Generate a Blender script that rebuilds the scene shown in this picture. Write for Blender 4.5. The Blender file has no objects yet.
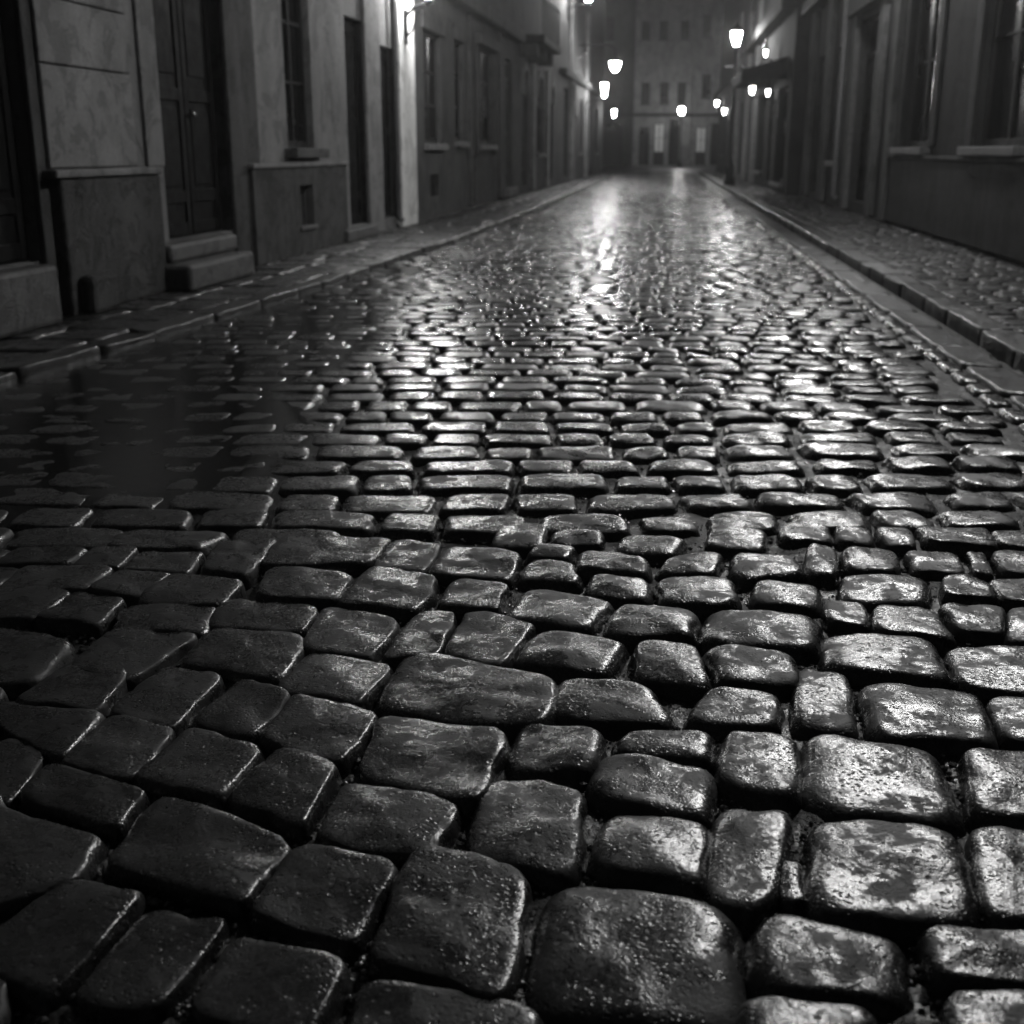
import bpy, bmesh, math, random
import numpy as np
from mathutils import Vector, Matrix

random.seed(7)
rng = np.random.default_rng(11)
S = bpy.context.scene
COL = S.collection
R = math.radians

# ------------------------------------------------------------------ camera
F_PX, CAM_H, HY, VX = 1200.0, 1.1, 150.0, 660.0
PITCH = math.atan((512 - HY) / F_PX)
YAW = math.atan((VX - 512) / math.hypot(F_PX, 512 - HY))
cd = bpy.data.cameras.new('camera')
cam = bpy.data.objects.new('camera', cd); COL.objects.link(cam)
cam.location = (0, 0, CAM_H)
cam.rotation_euler = (math.pi / 2 - PITCH, 0, YAW)
cd.sensor_width = 36.0; cd.lens = 36.0 * F_PX / 1024
cd.clip_start = 0.05; cd.clip_end = 1000
cd.dof.use_dof = True; cd.dof.focus_distance = 2.6
cd.dof.aperture_fstop = 4.2
S.camera = cam

FWD0 = np.array([-math.sin(YAW), math.cos(YAW), 0.0])
RGT = np.array([math.cos(YAW), math.sin(YAW), 0.0])
FWD = FWD0 * math.cos(PITCH) + np.array([0, 0, -math.sin(PITCH)])
UPV = np.cross(RGT, FWD)
def gnd(x, y, z=0.015):
    d = RGT * (x - 512) + UPV * (512 - y) + FWD * F_PX
    t = (z - CAM_H) / d[2]
    return (d[0] * t, d[1] * t)

# ------------------------------------------------------------------ helpers
def tag(o, label=None, cat=None, group=None, kind=None):
    if label: o['label'] = label
    if cat: o['category'] = cat
    if group: o['group'] = group
    if kind: o['kind'] = kind
    return o

def empty(name, loc, rz=0.0):
    o = bpy.data.objects.new(name, None); COL.objects.link(o)
    o.location = loc; o.rotation_euler = (0, 0, rz); o.empty_display_size = 0.2
    return o

class MB:
    """collects simple solids into one mesh"""
    def __init__(s): s.v = []; s.f = []
    def box(s, a, b):
        x0, x1 = sorted((a[0], b[0])); y0, y1 = sorted((a[1], b[1])); z0, z1 = sorted((a[2], b[2]))
        n = len(s.v)
        s.v += [(x0,y0,z0),(x1,y0,z0),(x1,y1,z0),(x0,y1,z0),(x0,y0,z1),(x1,y0,z1),(x1,y1,z1),(x0,y1,z1)]
        s.f += [tuple(n+i for i in q) for q in ((0,3,2,1),(4,5,6,7),(0,1,5,4),(1,2,6,5),(2,3,7,6),(3,0,4,7))]
        return s
    def quad(s, *p):
        n = len(s.v); s.v += [tuple(q) for q in p]; s.f.append(tuple(range(n, n+len(p)))); return s
    def lathe(s, prof, c=(0,0,0), n=16, rot=0.0, caps=True):
        base = len(s.v)
        for r, z in prof:
            for k in range(n):
                a = rot + 2*math.pi*k/n
                s.v.append((c[0]+r*math.cos(a), c[1]+r*math.sin(a), c[2]+z))
        for i in range(len(prof)-1):
            for k in range(n):
                k2 = (k+1) % n
                s.f.append((base+i*n+k, base+i*n+k2, base+(i+1)*n+k2, base+(i+1)*n+k))
        if caps:
            s.f.append(tuple(base+k for k in reversed(range(n))))
            s.f.append(tuple(base+(len(prof)-1)*n+k for k in range(n)))
        return s
    def tube(s, pts, r, n=8):
        pts = [Vector(p) for p in pts]; base = len(s.v)
        for i, p in enumerate(pts):
            t = (pts[min(i+1, len(pts)-1)] - pts[max(i-1, 0)]).normalized()
            a = t.orthogonal().normalized() if i == 0 else (a - t*a.dot(t)).normalized()
            b = t.cross(a)
            rr = r[i] if isinstance(r, (list, tuple)) else r
            for k in range(n):
                q = p + (a*math.cos(2*math.pi*k/n) + b*math.sin(2*math.pi*k/n))*rr
                s.v.append(tuple(q))
        for i in range(len(pts)-1):
            for k in range(n):
                k2 = (k+1) % n
                s.f.append((base+i*n+k, base+i*n+k2, base+(i+1)*n+k2, base+(i+1)*n+k))
        s.f.append(tuple(base+k for k in reversed(range(n))))
        s.f.append(tuple(base+(len(pts)-1)*n+k for k in range(n)))
        return s
    def build(s, name, mat, parent=None, bevel=0.0, smooth=False, loc=None):
        me = bpy.data.meshes.new(name)
        me.from_pydata(s.v, [], s.f)
        bm = bmesh.new(); bm.from_mesh(me); bmesh.ops.recalc_face_normals(bm, faces=bm.faces); bm.to_mesh(me); bm.free()
        me.materials.append(mat)
        o = bpy.data.objects.new(name, me); COL.objects.link(o)
        if parent: o.parent = parent
        if loc: o.location = loc
        if smooth: me.polygons.foreach_set('use_smooth', [True]*len(me.polygons))
        if bevel:
            m = o.modifiers.new('bevel', 'BEVEL'); m.width = bevel; m.segments = 2; m.limit_method = 'ANGLE'
        return o

# ------------------------------------------------------------------ materials
def mat_new(name):
    m = bpy.data.materials.new(name); m.use_nodes = True
    nt = m.node_tree
    return m, nt, nt.nodes['Principled BSDF']

def N(nt, t, **kw):
    n = nt.nodes.new(t)
    for k, v in kw.items():
        if k in n.inputs.keys(): n.inputs[k].default_value = v
        else: setattr(n, k, v)
    return n

def ramp(nt, src, stops):
    r = nt.nodes.new('ShaderNodeValToRGB')
    els = r.color_ramp.elements
    while len(els) < len(stops): els.new(0.5)
    for e, (p, c) in zip(els, stops):
        e.position = p; e.color = (c, c, c, 1) if not isinstance(c, tuple) else (*c, 1)
    nt.links.new(src, r.inputs['Fac']); return r.outputs['Color']

def mix(nt, blend, fac, a, b):
    m = nt.nodes.new('ShaderNodeMix'); m.data_type = 'RGBA'; m.blend_type = blend
    for i, v in ((0, fac), (6, a), (7, b)):
        sock = m.inputs[i]
        if hasattr(v, 'is_linked'): nt.links.new(v, sock)
        elif i == 0: sock.default_value = v
        else: sock.default_value = (v, v, v, 1) if not isinstance(v, tuple) else (*v, 1)
    return m.outputs[2]

def maths(nt, op, a, b=0.0, clamp=False):
    m = nt.nodes.new('ShaderNodeMath'); m.operation = op; m.use_clamp = clamp
    for i, v in enumerate((a, b)):
        if hasattr(v, 'is_linked'): nt.links.new(v, m.inputs[i])
        else: m.inputs[i].default_value = v
    return m.outputs[0]

def noise(nt, co, scale, detail=4, rough=0.55, dist=0.0):
    n = N(nt, 'ShaderNodeTexNoise', Scale=scale, Detail=detail, Roughness=rough, Distortion=dist)
    nt.links.new(co, n.inputs['Vector']); return n.outputs['Fac']

def geo_pos(nt): return nt.nodes.new('ShaderNodeNewGeometry').outputs['Position']

def wet_stone(name, base, wet_lo, wet_hi, rough_dry, rough_wet, pit_scale, bump, toned=True, film=False):
    m, nt, b = mat_new(name)
    co = geo_pos(nt)
    grain = noise(nt, co, 60.0, 4, 0.7)
    w = noise(nt, co, 9.0, 6, 0.72, 0.15)          # where the worn stone holds a wet film
    col = mix(nt, 'MIX', ramp(nt, grain, [(0.3, 0.0), (0.72, 1.0)]), tuple(c*0.5 for c in base), tuple(c*1.5 for c in base))
    if toned:
        at = nt.nodes.new('ShaderNodeAttribute'); at.attribute_name = 'tone'
        col = mix(nt, 'MULTIPLY', 1.0, col, ramp(nt, at.outputs['Fac'], [(0.0, 0.55), (1.0, 1.35)]))
    nt.links.new(col, b.inputs['Base Color'])
    wet = ramp(nt, w, [(wet_lo, 0.0), (wet_hi, 1.0)])
    def pits(sc, lo, hi, mask):
        vo = N(nt, 'ShaderNodeTexVoronoi', Scale=sc, Randomness=1.0); nt.links.new(co, vo.inputs['Vector'])
        return mix(nt, 'MIX', mask, 1.0, ramp(nt, vo.outputs['Distance'], [(lo, 0.0), (hi, 1.0)]))
    pm = noise(nt, co, 12.0, 2)
    pit = maths(nt, 'MULTIPLY', pits(pit_scale, .12, .36, ramp(nt, pm, [(.42, 0.0), (.54, 1.0)])),
                pits(pit_scale*.45, .10, .26, ramp(nt, pm, [(.40, 1.0), (.50, 0.0)])))
    wet = maths(nt, 'MULTIPLY', wet, pit)
    rg = mix(nt, 'MIX', wet, rough_dry, rough_wet)
    rg = mix(nt, 'ADD', 1.0, rg, ramp(nt, grain, [(0.35, 0.0), (0.75, 0.12)]))
    bs = bump
    if film:
        # the lower left and the far part of the street lie under more water
        sp = nt.nodes.new('ShaderNodeSeparateXYZ'); nt.links.new(co, sp.inputs[0])
        far = maths(nt, 'MULTIPLY', maths(nt, 'SUBTRACT', sp.outputs['Y'], 3.4), 0.28, True)
        fl = maths(nt, 'MULTIPLY', far, 0.85)
        own = ramp(nt, at.outputs['Fac'], [(0.25, 0.0), (0.9, 0.19)])      # some setts are duller than others
        rg = mix(nt, 'MIX', fl, rg, maths(nt, 'ADD', maths(nt, 'MULTIPLY', w, 0.12), maths(nt, 'ADD', own, 0.10)))
        bs = maths(nt, 'SUBTRACT', bump, maths(nt, 'MULTIPLY', fl, bump*0.7))
    nt.links.new(rg, b.inputs['Roughness'])
    b.inputs['IOR'].default_value = 1.5
    nt.links.new(wet, b.inputs['Coat Weight'])
    b.inputs['Coat Roughness'].default_value = rough_wet
    b.inputs['Coat IOR'].default_value = 1.33
    h = maths(nt, 'ADD', maths(nt, 'MULTIPLY', grain, 0.7), maths(nt, 'MULTIPLY', pit, 0.5))
    h = maths(nt, 'ADD', h, maths(nt, 'MULTIPLY', w, 0.45))
    bp = N(nt, 'ShaderNodeBump', Distance=0.006); nt.links.new(h, bp.inputs['Height'])
    if hasattr(bs, 'is_linked'): nt.links.new(bs, bp.inputs['Strength'])
    else: bp.inputs['Strength'].default_value = bs
    nt.links.new(bp.outputs['Normal'], b.inputs['Normal']); nt.links.new(bp.outputs['Normal'], b.inputs['Coat Normal'])
    return m

def plaster(name, base, stain=0.6, rough=0.85, scale=1.0, bump=0.8):
    m, nt, b = mat_new(name)
    co = geo_pos(nt)
    big = noise(nt, co, 0.9*scale, 4, 0.6, 0.4)
    mp = N(nt, 'ShaderNodeMapping'); mp.inputs['Scale'].default_value = (1.3, 1.3, 0.3); nt.links.new(co, mp.inputs['Vector'])
    streak = noise(nt, mp.outputs['Vector'], 1.3, 5, 0.7, 0.8)
    fine = noise(nt, co, 22*scale, 4, 0.7)
    col = mix(nt, 'MIX', ramp(nt, big, [(0.32, 0.0), (0.68, 1.0)]), tuple(c*0.8 for c in base), tuple(c*1.12 for c in base))
    col = mix(nt, 'MULTIPLY', stain, col, ramp(nt, streak, [(0.32, 0.48), (0.62, 1.1)]))
    col = mix(nt, 'MULTIPLY', 0.5, col, ramp(nt, fine, [(0.3, 0.7), (0.7, 1.15)]))
    pn = noise(nt, co, 1.7*scale, 6, 0.65, 1.2)
    flake = ramp(nt, pn, [(0.53, 0.0), (0.55, 1.0)])
    col = mix(nt, 'MULTIPLY', flake, col, 0.74)
    crack = ramp(nt, noise(nt, co, 3.1*scale, 6, 0.7, 2.0), [(0.49, 1.0), (0.50, 0.65), (0.51, 1.0)])
    col = mix(nt, 'MULTIPLY', 0.7, col, crack)
    nt.links.new(col, b.inputs['Base Color'])
    b.inputs['Roughness'].default_value = rough; b.inputs['Specular IOR Level'].default_value = 0.12
    h = maths(nt, 'SUBTRACT', fine, maths(nt, 'MULTIPLY', flake, 0.35))
    bp = N(nt, 'ShaderNodeBump', Strength=bump, Distance=0.012); nt.links.new(h, bp.inputs['Height'])
    nt.links.new(bp.outputs['Normal'], b.inputs['Normal'])
    return m

def simple(name, base, rough=0.5, metal=0.0, var=0.3, sc=14.0, spec=0.5):
    m, nt, b = mat_new(name)
    co = geo_pos(nt)
    n = noise(nt, co, sc, 5, 0.6)
    nt.links.new(mix(nt, 'MULTIPLY', 1.0, base, ramp(nt, n, [(0.3, 1-var), (0.7, 1+var)])), b.inputs['Base Color'])
    nt.links.new(ramp(nt, noise(nt, co, sc*0.6, 3), [(0.3, max(0.03, rough-0.1)), (0.7, min(1, rough+0.12))]), b.inputs['Roughness'])
    b.inputs['Metallic'].default_value = metal; b.inputs['Specular IOR Level'].default_value = spec
    bp = N(nt, 'ShaderNodeBump', Strength=0.15, Distance=0.004); nt.links.new(n, bp.inputs['Height'])
    nt.links.new(bp.outputs['Normal'], b.inputs['Normal'])
    return m

def lamp_mat(name, strength, color=(1.0, 0.995, 0.985)):
    m, nt, b = mat_new(name)
    b.inputs['Base Color'].default_value = (0.8, 0.8, 0.78, 1)
    b.inputs['Roughness'].default_value = 0.3
    b.inputs['Emission Color'].default_value = (*color, 1)
    b.inputs['Emission Strength'].default_value = strength
    return m

M = {
    'sett': wet_stone('wet_sett', (0.043, 0.043, 0.043), 0.44, 0.49, 0.54, 0.22, 100, 0.38, film=True),
    'bed': wet_stone('wet_joint_grit', (0.022, 0.022, 0.021), 0.50, 0.62, 0.55, 0.2, 160, 0.9, toned=False),
    'grit': simple('wet_grit', (0.10, 0.10, 0.10), 0.22, 0.0, 0.6, 90.0),
    'kerb': wet_stone('wet_kerb_granite', (0.032, 0.032, 0.032), 0.42, 0.58, 0.5, 0.26, 120, 0.4),
    'flag': wet_stone('wet_flagstone', (0.024, 0.024, 0.024), 0.46, 0.56, 0.62, 0.3, 80, 0.8),
    'asphalt': wet_stone('wet_square_paving', (0.06, 0.06, 0.06), 0.36, 0.55, 0.4, 0.22, 60, 0.3, toned=False),
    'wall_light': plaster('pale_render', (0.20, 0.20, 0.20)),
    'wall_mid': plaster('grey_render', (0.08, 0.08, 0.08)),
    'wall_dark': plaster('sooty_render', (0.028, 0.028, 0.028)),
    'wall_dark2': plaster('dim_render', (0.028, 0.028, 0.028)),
    'plinth_pale': plaster('weathered_plinth_stone', (0.085, 0.085, 0.085), stain=0.7, scale=2.4, bump=1.0),
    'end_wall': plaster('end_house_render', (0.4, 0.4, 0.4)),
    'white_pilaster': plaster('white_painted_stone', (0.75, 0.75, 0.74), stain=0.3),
    'stone_light': plaster('pale_ashlar', (0.21, 0.21, 0.21), stain=0.5, scale=2.0, bump=0.5),
    'stone_mid': plaster('weathered_stone', (0.085, 0.085, 0.085), stain=0.7, scale=2.0, bump=0.6),
    'stone_dark': plaster('damp_plinth_stone', (0.036, 0.036, 0.036), stain=0.8, rough=0.7, scale=2.2, bump=0.8),
    'step': plaster('worn_step_stone', (0.13, 0.13, 0.13), stain=0.3, rough=0.5, scale=3.0),
    'door': simple('dark_painted_door', (0.006, 0.006, 0.006), 0.6, spec=0.12),
    'wood': simple('window_frame_paint', (0.012, 0.012, 0.012), 0.6, spec=0.2),
    'glass': simple('dark_window_glass', (0.004, 0.004, 0.004), 0.2, 0.0, 0.2, 2.0, spec=0.14),
    'iron': simple('black_cast_iron', (0.02, 0.02, 0.021), 0.4, 0.6),
    'brass': simple('worn_steel', (0.5, 0.5, 0.5), 0.25, 1.0),
    'zinc': simple('grey_zinc_pipe', (0.09, 0.09, 0.092), 0.45, 0.4),
    'lit_pane': lamp_mat('softly_lit_pane', 0.05, (0.95, 0.97, 1.0)),
    'cloth': simple('dark_awning_cloth', (0.015, 0.015, 0.016), 0.8),
    'roof': simple('slate_roof', (0.06, 0.06, 0.065), 0.6),
}

# ------------------------------------------------------------------ value noise for the stones
def vnoise(P, seed=0):
    i = np.floor(P).astype(np.int64); f = P - i
    u = f*f*(3-2*f)
    def h(a, b, c):
        n = (a*374761393 + b*668265263 + c*2147483647 + seed*974634541) & 0xffffffff
        n = ((n ^ (n >> 13)) * 1274126177) & 0xffffffff
        return ((n ^ (n >> 16)) & 0xffff) / 32767.5 - 1.0
    x, y, z = i[..., 0], i[..., 1], i[..., 2]
    r = 0
    for dx in (0, 1):
        wx = u[..., 0] if dx else 1-u[..., 0]
        for dy in (0, 1):
            wy = u[..., 1] if dy else 1-u[..., 1]
            for dz in (0, 1):
                wz = u[..., 2] if dz else 1-u[..., 2]
                r = r + wx*wy*wz*h(x+dx, y+dy, z+dz)
    return r

def stones_mesh(name, sets, mat, parent=None):
    """sets: list of (stones, n_angle, flat_rings, edge_rings); a stone is a dict quad,n,edge,dome,top,tilt,tone"""
    V, FI, T = [], [], []
    off = 0
    for stones, na, flat, edg in sets:
        if not stones: continue
        K = len(stones)
        Q = np.array([s['quad'] for s in stones])            # K,4,2  TL TR BR BL
        n = np.array([s['n'] for s in stones])[:, None]
        e = np.array([s['edge'] for s in stones])[:, None]
        th = np.linspace(0, 2*np.pi, na, endpoint=False)[None, :]
        c, s_ = np.cos(th), np.sin(th)
        rad = (np.abs(c)**n + np.abs(s_)**n) ** (-1.0/n)      # K,na superellipse
        seedp = rng.uniform(0, 500, (K, 1))
        wob = vnoise(np.stack([c*1.6 + seedp, s_*1.6 + seedp*0.7, 0*c + seedp], -1), 3)
        wob2 = vnoise(np.stack([c*4.5 + seedp, s_*4.5 + seedp*0.7, 0*c + seedp], -1), 5)
        rad = rad * (1 + 0.075*wob + 0.032*wob2)
        rl, ql = [], []
        for r in flat: rl.append(np.broadcast_to(r*(1-e), (K, 1))); ql.append(0.0)
        for q in edg: rl.append((1-e) + e*q); ql.append(q)
        rings = []
        for r, q in zip(rl, ql):
            u = rad*c*r; v = rad*s_*r
            a = ((1-u)/2)[..., None]; b = ((1+u)/2)[..., None]
            topp = Q[:, None, 0]*a + Q[:, None, 1]*b
            botp = Q[:, None, 3]*a + Q[:, None, 2]*b
            w = ((1+v)/2)[..., None]
            xy = botp*(1-w) + topp*w
            top = np.array([s['top'] for s in stones])[:, None]
            dome = np.array([s['dome'] for s in stones])[:, None]
            tx = np.array([s['tilt'][0] for s in stones])[:, None]; ty = np.array([s['tilt'][1] for s in stones])[:, None]
            drop = np.array([s.get('drop', 0.055) for s in stones])[:, None]
            z = top - dome*r*r - drop*(1-math.sqrt(max(0, 1-q*q))) + tx*u + ty*v
            rings.append(np.concatenate([xy, z[..., None]], -1))
        P = np.stack(rings, 1)                                # K,nr,na,3
        nr = P.shape[1]
        amp = np.array([s.get('rough', 1.0) for s in stones])[:, None, None]
        q3 = np.concatenate([P[..., :2], seedp[:, None, None, :]*np.ones_like(P[..., :1])], -1)
        lump = vnoise(q3*11.0, 1)*0.0058 + vnoise(q3*24.0, 2)*0.0030
        if na >= 40: lump = lump + vnoise(q3*58.0, 4)*0.0011
        P[..., 2] += lump*amp
        P[..., 0] += vnoise(q3*14.0 + 31.7, 6)*0.0035*amp
        P[..., 1] += vnoise(q3*14.0 + 77.1, 7)*0.0035*amp
        # centre vertex
        cen = P[:, 0].mean(1)
        pts = np.concatenate([cen[:, None], P.reshape(K, nr*na, 3)], 1)
        per = nr*na + 1
        V.append(pts.reshape(-1, 3))
        T.append(np.repeat(np.array([s['tone'] for s in stones]), per))
        k = np.arange(na); k2 = (k+1) % na
        tri = np.stack([np.zeros(na, int), 1+k, 1+k2, np.full(na, -1)], 1)
        qs = [tri]
        for i in range(nr-1):
            qs.append(np.stack([1+i*na+k, 1+(i+1)*na+k, 1+(i+1)*na+k2, 1+i*na+k2], 1))
        fa = np.concatenate(qs)
        allf = (fa[None] + (off + np.arange(K)*per)[:, None, None])
        allf[:, :na, 3] = -1
        FI.append(allf.reshape(-1, 4))
        off += K*per
    V = np.concatenate(V); FI = np.concatenate(FI); T = np.concatenate(T)
    flat_idx = FI.reshape(-1); flat_idx = flat_idx[flat_idx >= 0]
    cnt = np.where(FI[:, 3] < 0, 3, 4)
    me = bpy.data.meshes.new(name)
    me.vertices.add(len(V)); me.vertices.foreach_set('co', V.astype(np.float32).ravel())
    me.loops.add(len(flat_idx)); me.loops.foreach_set('vertex_index', flat_idx.astype(np.int32))
    me.polygons.add(len(cnt))
    st = np.concatenate([[0], np.cumsum(cnt)[:-1]])
    me.polygons.foreach_set('loop_start', st.astype(np.int32))
    me.polygons.foreach_set('use_smooth', np.ones(len(cnt), bool))
    me.update(calc_edges=True); me.validate()
    at = me.attributes.new('tone', 'FLOAT', 'POINT'); at.data.foreach_set('value', T.astype(np.float32))
    me.materials.append(mat)
    o = bpy.data.objects.new(name, me); COL.objects.link(o)
    if parent: o.parent = parent
    return o

# ------------------------------------------------------------------ kerb lines
KL = [(-3.45, -6), (-3.24, 2), (-3.11, 5.4), (-3.00, 6.6), (-2.74, 9.5), (-2.61, 12.3), (-2.44, 16.6), (-2.28, 25), (-2.16, 35), (-2.1, 60)]
KR = [(1.95, -6), (1.95, 66)]
def kx(line, y):
    for (x0, y0), (x1, y1) in zip(line, line[1:]):
        if y <= y1 or (x1, y1) == line[-1]:
            t = max(0.0, min(1.0, (y-y0)/(y1-y0))); return x0 + (x1-x0)*t
LTOP, RTOP = 0.05, 0.068     # heights of the two pavements
GUT0, GUT1 = 1.62, 1.85      # gutter slabs beside the right kerb

# ------------------------------------------------------------------ setts: the near ones follow the stones of the place
NEAR = """
-50,800 100,846 66,888 -80,925|55,770 148,796 118,834 20,803|165,799 288,846 240,908 103,872|75,887 145,898 50,1005 -40,960
150,915 222,928 160,1012 70,1000|238,936 345,972 305,1045 185,1015|278,755 340,770 300,836 224,802|345,786 456,806 430,860 315,842
298,851 396,868 352,946 248,918|415,857 530,876 505,1003 370,960|368,984 530,1008 530,1075 335,1075|482,778 588,790 578,878 466,858
600,754 722,770 706,823 588,800|606,811 712,824 706,893 592,872|712,812 798,814 772,915 706,905|782,862 803,865 806,908 776,906
550,882 740,912 738,1030 522,1012|812,824 955,828 978,930 808,914|760,912 900,932 918,1012 748,992|924,931 1045,935 1050,992 936,986
963,831 1055,835 1060,922 984,918|745,997 880,1014 890,1075 740,1075|945,995 1060,1000 1060,1075 955,1075|812,737 938,752 960,824 808,806
963,756 1055,760 1060,826 973,814|722,732 802,738 806,806 716,788
125,533 226,534 198,553 106,549|95,551 137,552 118,571 72,569|142,555 205,556 188,576 124,573|222,545 277,545 250,578 200,574
118,575 172,577 140,601 88,594|168,578 245,586 222,608 138,606|78,594 126,602 100,629 38,622|132,608 212,610 205,637 110,632
225,602 318,608 303,634 210,630|118,634 194,640 130,683 70,667|-30,628 76,640 40,682 -40,687|212,632 307,638 280,683 184,667
65,670 126,676 100,714 15,702|165,671 222,682 172,731 110,714|240,683 290,700 250,744 192,727|108,720 178,732 132,783 60,767
5,742 50,757 8,807 -50,792|190,733 264,752 222,803 136,782
285,541 388,543 366,570 258,568|394,544 440,550 425,574 374,571|448,549 522,556 508,582 428,576|270,571 352,580 332,604 256,600
372,571 440,581 418,613 336,606|454,583 508,586 498,611 438,607|325,609 400,622 372,660 304,650|418,614 456,616 440,656 380,660
464,613 538,625 502,668 444,656|310,655 393,668 358,708 280,692|415,657 550,682 544,730 368,712|295,701 378,719 342,768 260,743
380,720 508,736 474,806 358,775
500,527 545,530 545,551 490,551|549,532 604,534 602,547 550,547|622,534 690,540 674,558 615,554|712,526 768,530 762,552 704,547
535,549 578,549 568,562 525,561|580,551 648,560 646,577 576,572|530,564 575,566 580,586 515,583|668,558 724,554 720,576 654,575
728,557 798,557 802,579 738,582|588,577 650,579 652,602 586,598|528,588 616,602 587,631 502,622|662,578 735,581 737,609 656,608
620,606 695,613 698,641 606,637|755,582 818,586 821,610 752,608|540,632 628,644 605,678 510,666|708,612 815,615 820,656 702,643
636,644 696,646 714,692 634,682|704,647 795,653 800,689 718,685|558,679 652,687 674,728 554,719|704,690 778,693 784,729 684,724
520,722 602,732 596,774 504,772|622,732 714,732 712,766 614,754
780,524 828,526 832,543 780,541|835,528 870,530 876,547 836,545|873,530 910,530 918,547 886,547|916,530 985,532 998,550 930,547
990,533 1055,535 1060,553 1004,549|806,549 838,550 838,580 804,577|843,549 896,550 898,574 846,572|908,552 958,554 964,577 914,573
966,554 984,555 994,577 974,577|990,555 1055,557 1060,580 1002,577|840,575 925,578 932,606 842,601|943,580 984,581 996,603 944,600
990,582 1055,583 1060,608 1002,604|824,600 866,607 870,629 824,625|874,608 932,610 954,642 876,632|938,607 1005,610 1002,636 960,633
1008,611 1060,612 1065,648 1006,642|828,633 935,641 948,684 822,669|946,650 1050,652 1060,699 962,690|798,666 850,674 860,734 788,727
860,684 975,695 998,748 878,740|988,702 1060,704 1070,752 1004,744
30,570 112,572 82,594 0,592|-60,592 70,594 32,622 -80,620|20,551 88,552 66,568 -10,567|-70,551 12,552 -18,568 -110,567
-90,572 24,572 -6,590 -130,590|-75,690 8,692 -30,735 -120,730|-25,707 104,718 58,764 15,741
"""
near = []
rn = random.Random(5)
for tok in NEAR.replace('\n', '|').split('|'):
    if not tok.strip(): continue
    px = [tuple(float(v) for v in p.split(',')) for p in tok.split()]
    cx = sum(p[0] for p in px)/4
    t = max(0.0, min(1.0, (cx-430)/170)); t = t*t*(3-2*t)
    t2 = max(0.0, min(1.0, (cx-840)/120))
    t = t*(1-0.55*t2)
    q = [gnd(*p) for p in px]
    mx = sum(p[0] for p in q)/4; my = sum(p[1] for p in q)/4
    q = [(mx + (p[0]-mx)*1.15, my + (p[1]-my)*1.20) for p in q]
    near.append(dict(quad=q, n=6.8 - 2.3*t + rn.uniform(-.4, .4), edge=0.13 + 0.14*t + rn.uniform(-.03, .03),
                     dome=0.003 + 0.004*t, top=0.030 + rn.uniform(-.004, .004),
                     tilt=(rn.uniform(-.003, .003), rn.uniform(-.003, .003)), tone=rn.random(), rough=1.0))

def inside(p, q):
    s = 0
    for i in range(4):
        a, b = q[i], q[(i+1) % 4]
        cr = (b[0]-a[0])*(p[1]-a[1]) - (b[1]-a[1])*(p[0]-a[0])
        if cr > 0: s += 1
    return s == 0 or s == 4

NB = [(min(p[0] for p in s['quad'])-.3, max(p[0] for p in s['quad'])+.3, min(p[1] for p in s['quad'])-.3, max(p[1] for p in s['quad'])+.3, s['quad']) for s in near]
def overlap(q):
    hit = 0; tot = 0
    for a in (0.04, .27, .5, .73, .96):
        for b in (0.04, .27, .5, .73, .96):
            x = (q[0][0]*(1-a)+q[1][0]*a)*(1-b) + (q[3][0]*(1-a)+q[2][0]*a)*b
            y = (q[0][1]*(1-a)+q[1][1]*a)*(1-b) + (q[3][1]*(1-a)+q[2][1]*a)*b
            tot += 1
            for x0, x1, y0, y1, qq in NB:
                if x0 < x < x1 and y0 < y < y1 and inside((x, y), qq): hit += 1; break
    return hit/tot

CY, SY = math.cos(YAW), math.sin(YAW)
def to_world(s, d): return (s*CY - d*SY, s*SY + d*CY)
auto = []
d = 0.55
row = 0
while d < 66:
    far = min(1.0, d/30)
    nr = max(0.0, min(1.0, (8.5-d)/3.5)); dep = rn.uniform(.155, .19)*(1+.22*nr) if d > 1.2 else .22
    s = -9.0 - rn.uniform(0, .3)
    ph = rn.uniform(0, 6)
    while s < 9.5:
        w = rn.choice((.16, .18, .2, .22, .24, .27)) * rn.uniform(.92, 1.08)*(.96+.26*nr)
        x, y = to_world(s + w/2, d + dep/2)
        lx, rx = kx(KL, y) + 0.02, GUT0 - 0.13
        if y > 60: lx = -7
        if x > lx + .04 and x < rx - .04 and y < 66:
            def wv(ss): return 0.035*math.sin(ss*1.3 + row*0.35) + 0.02*math.sin(ss*3.1 + ph)
            fl = max(0.0, min(1.0, (d-4.5)/6)); g = rn.uniform(.003, .008)
            sk = rn.uniform(-.016, .016); sk2 = rn.uniform(-.016, .016)
            q = [to_world(s+g+sk, d+dep-g+wv(s)), to_world(s+w-g+sk2, d+dep-g+wv(s+w)),
                 to_world(s+w-g-sk2*.4, d+g+wv(s+w)*.97), to_world(s+g-sk*.4, d+g+wv(s)*.97)]
            q = [(max(lx, min(rx, p[0])), p[1]) for p in q]
            if d > 4.6 or overlap(q) < 0.55:
                t = max(0.0, min(1.0, (x - (-0.7))/1.0))
                k = (0.45 + 0.55*t)*(1-.80*fl)
                auto.append(dict(quad=q, n=6.0 - 1.5*t*(1-.5*fl) + rn.uniform(-.6, .6), edge=.15 + .13*t*(1-fl), dome=.0008+.0022*(1-fl)+.006*t*(1-fl),
                                 top=.026 + rn.uniform(-.004, .004)*k, tilt=(rn.gauss(0, .0026)*(.4+.6*t)*(1-.55*min(1, max(0, (d-12)/10))), rn.gauss(0, .0030)*(.4+.6*t)*(1-.4*min(1, max(0, (d-12)/10)))),
                                 tone=rn.random(), rough=k, d=d))
        s += w
    d += dep + rn.uniform(.0, .008)
    row += 1
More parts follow.
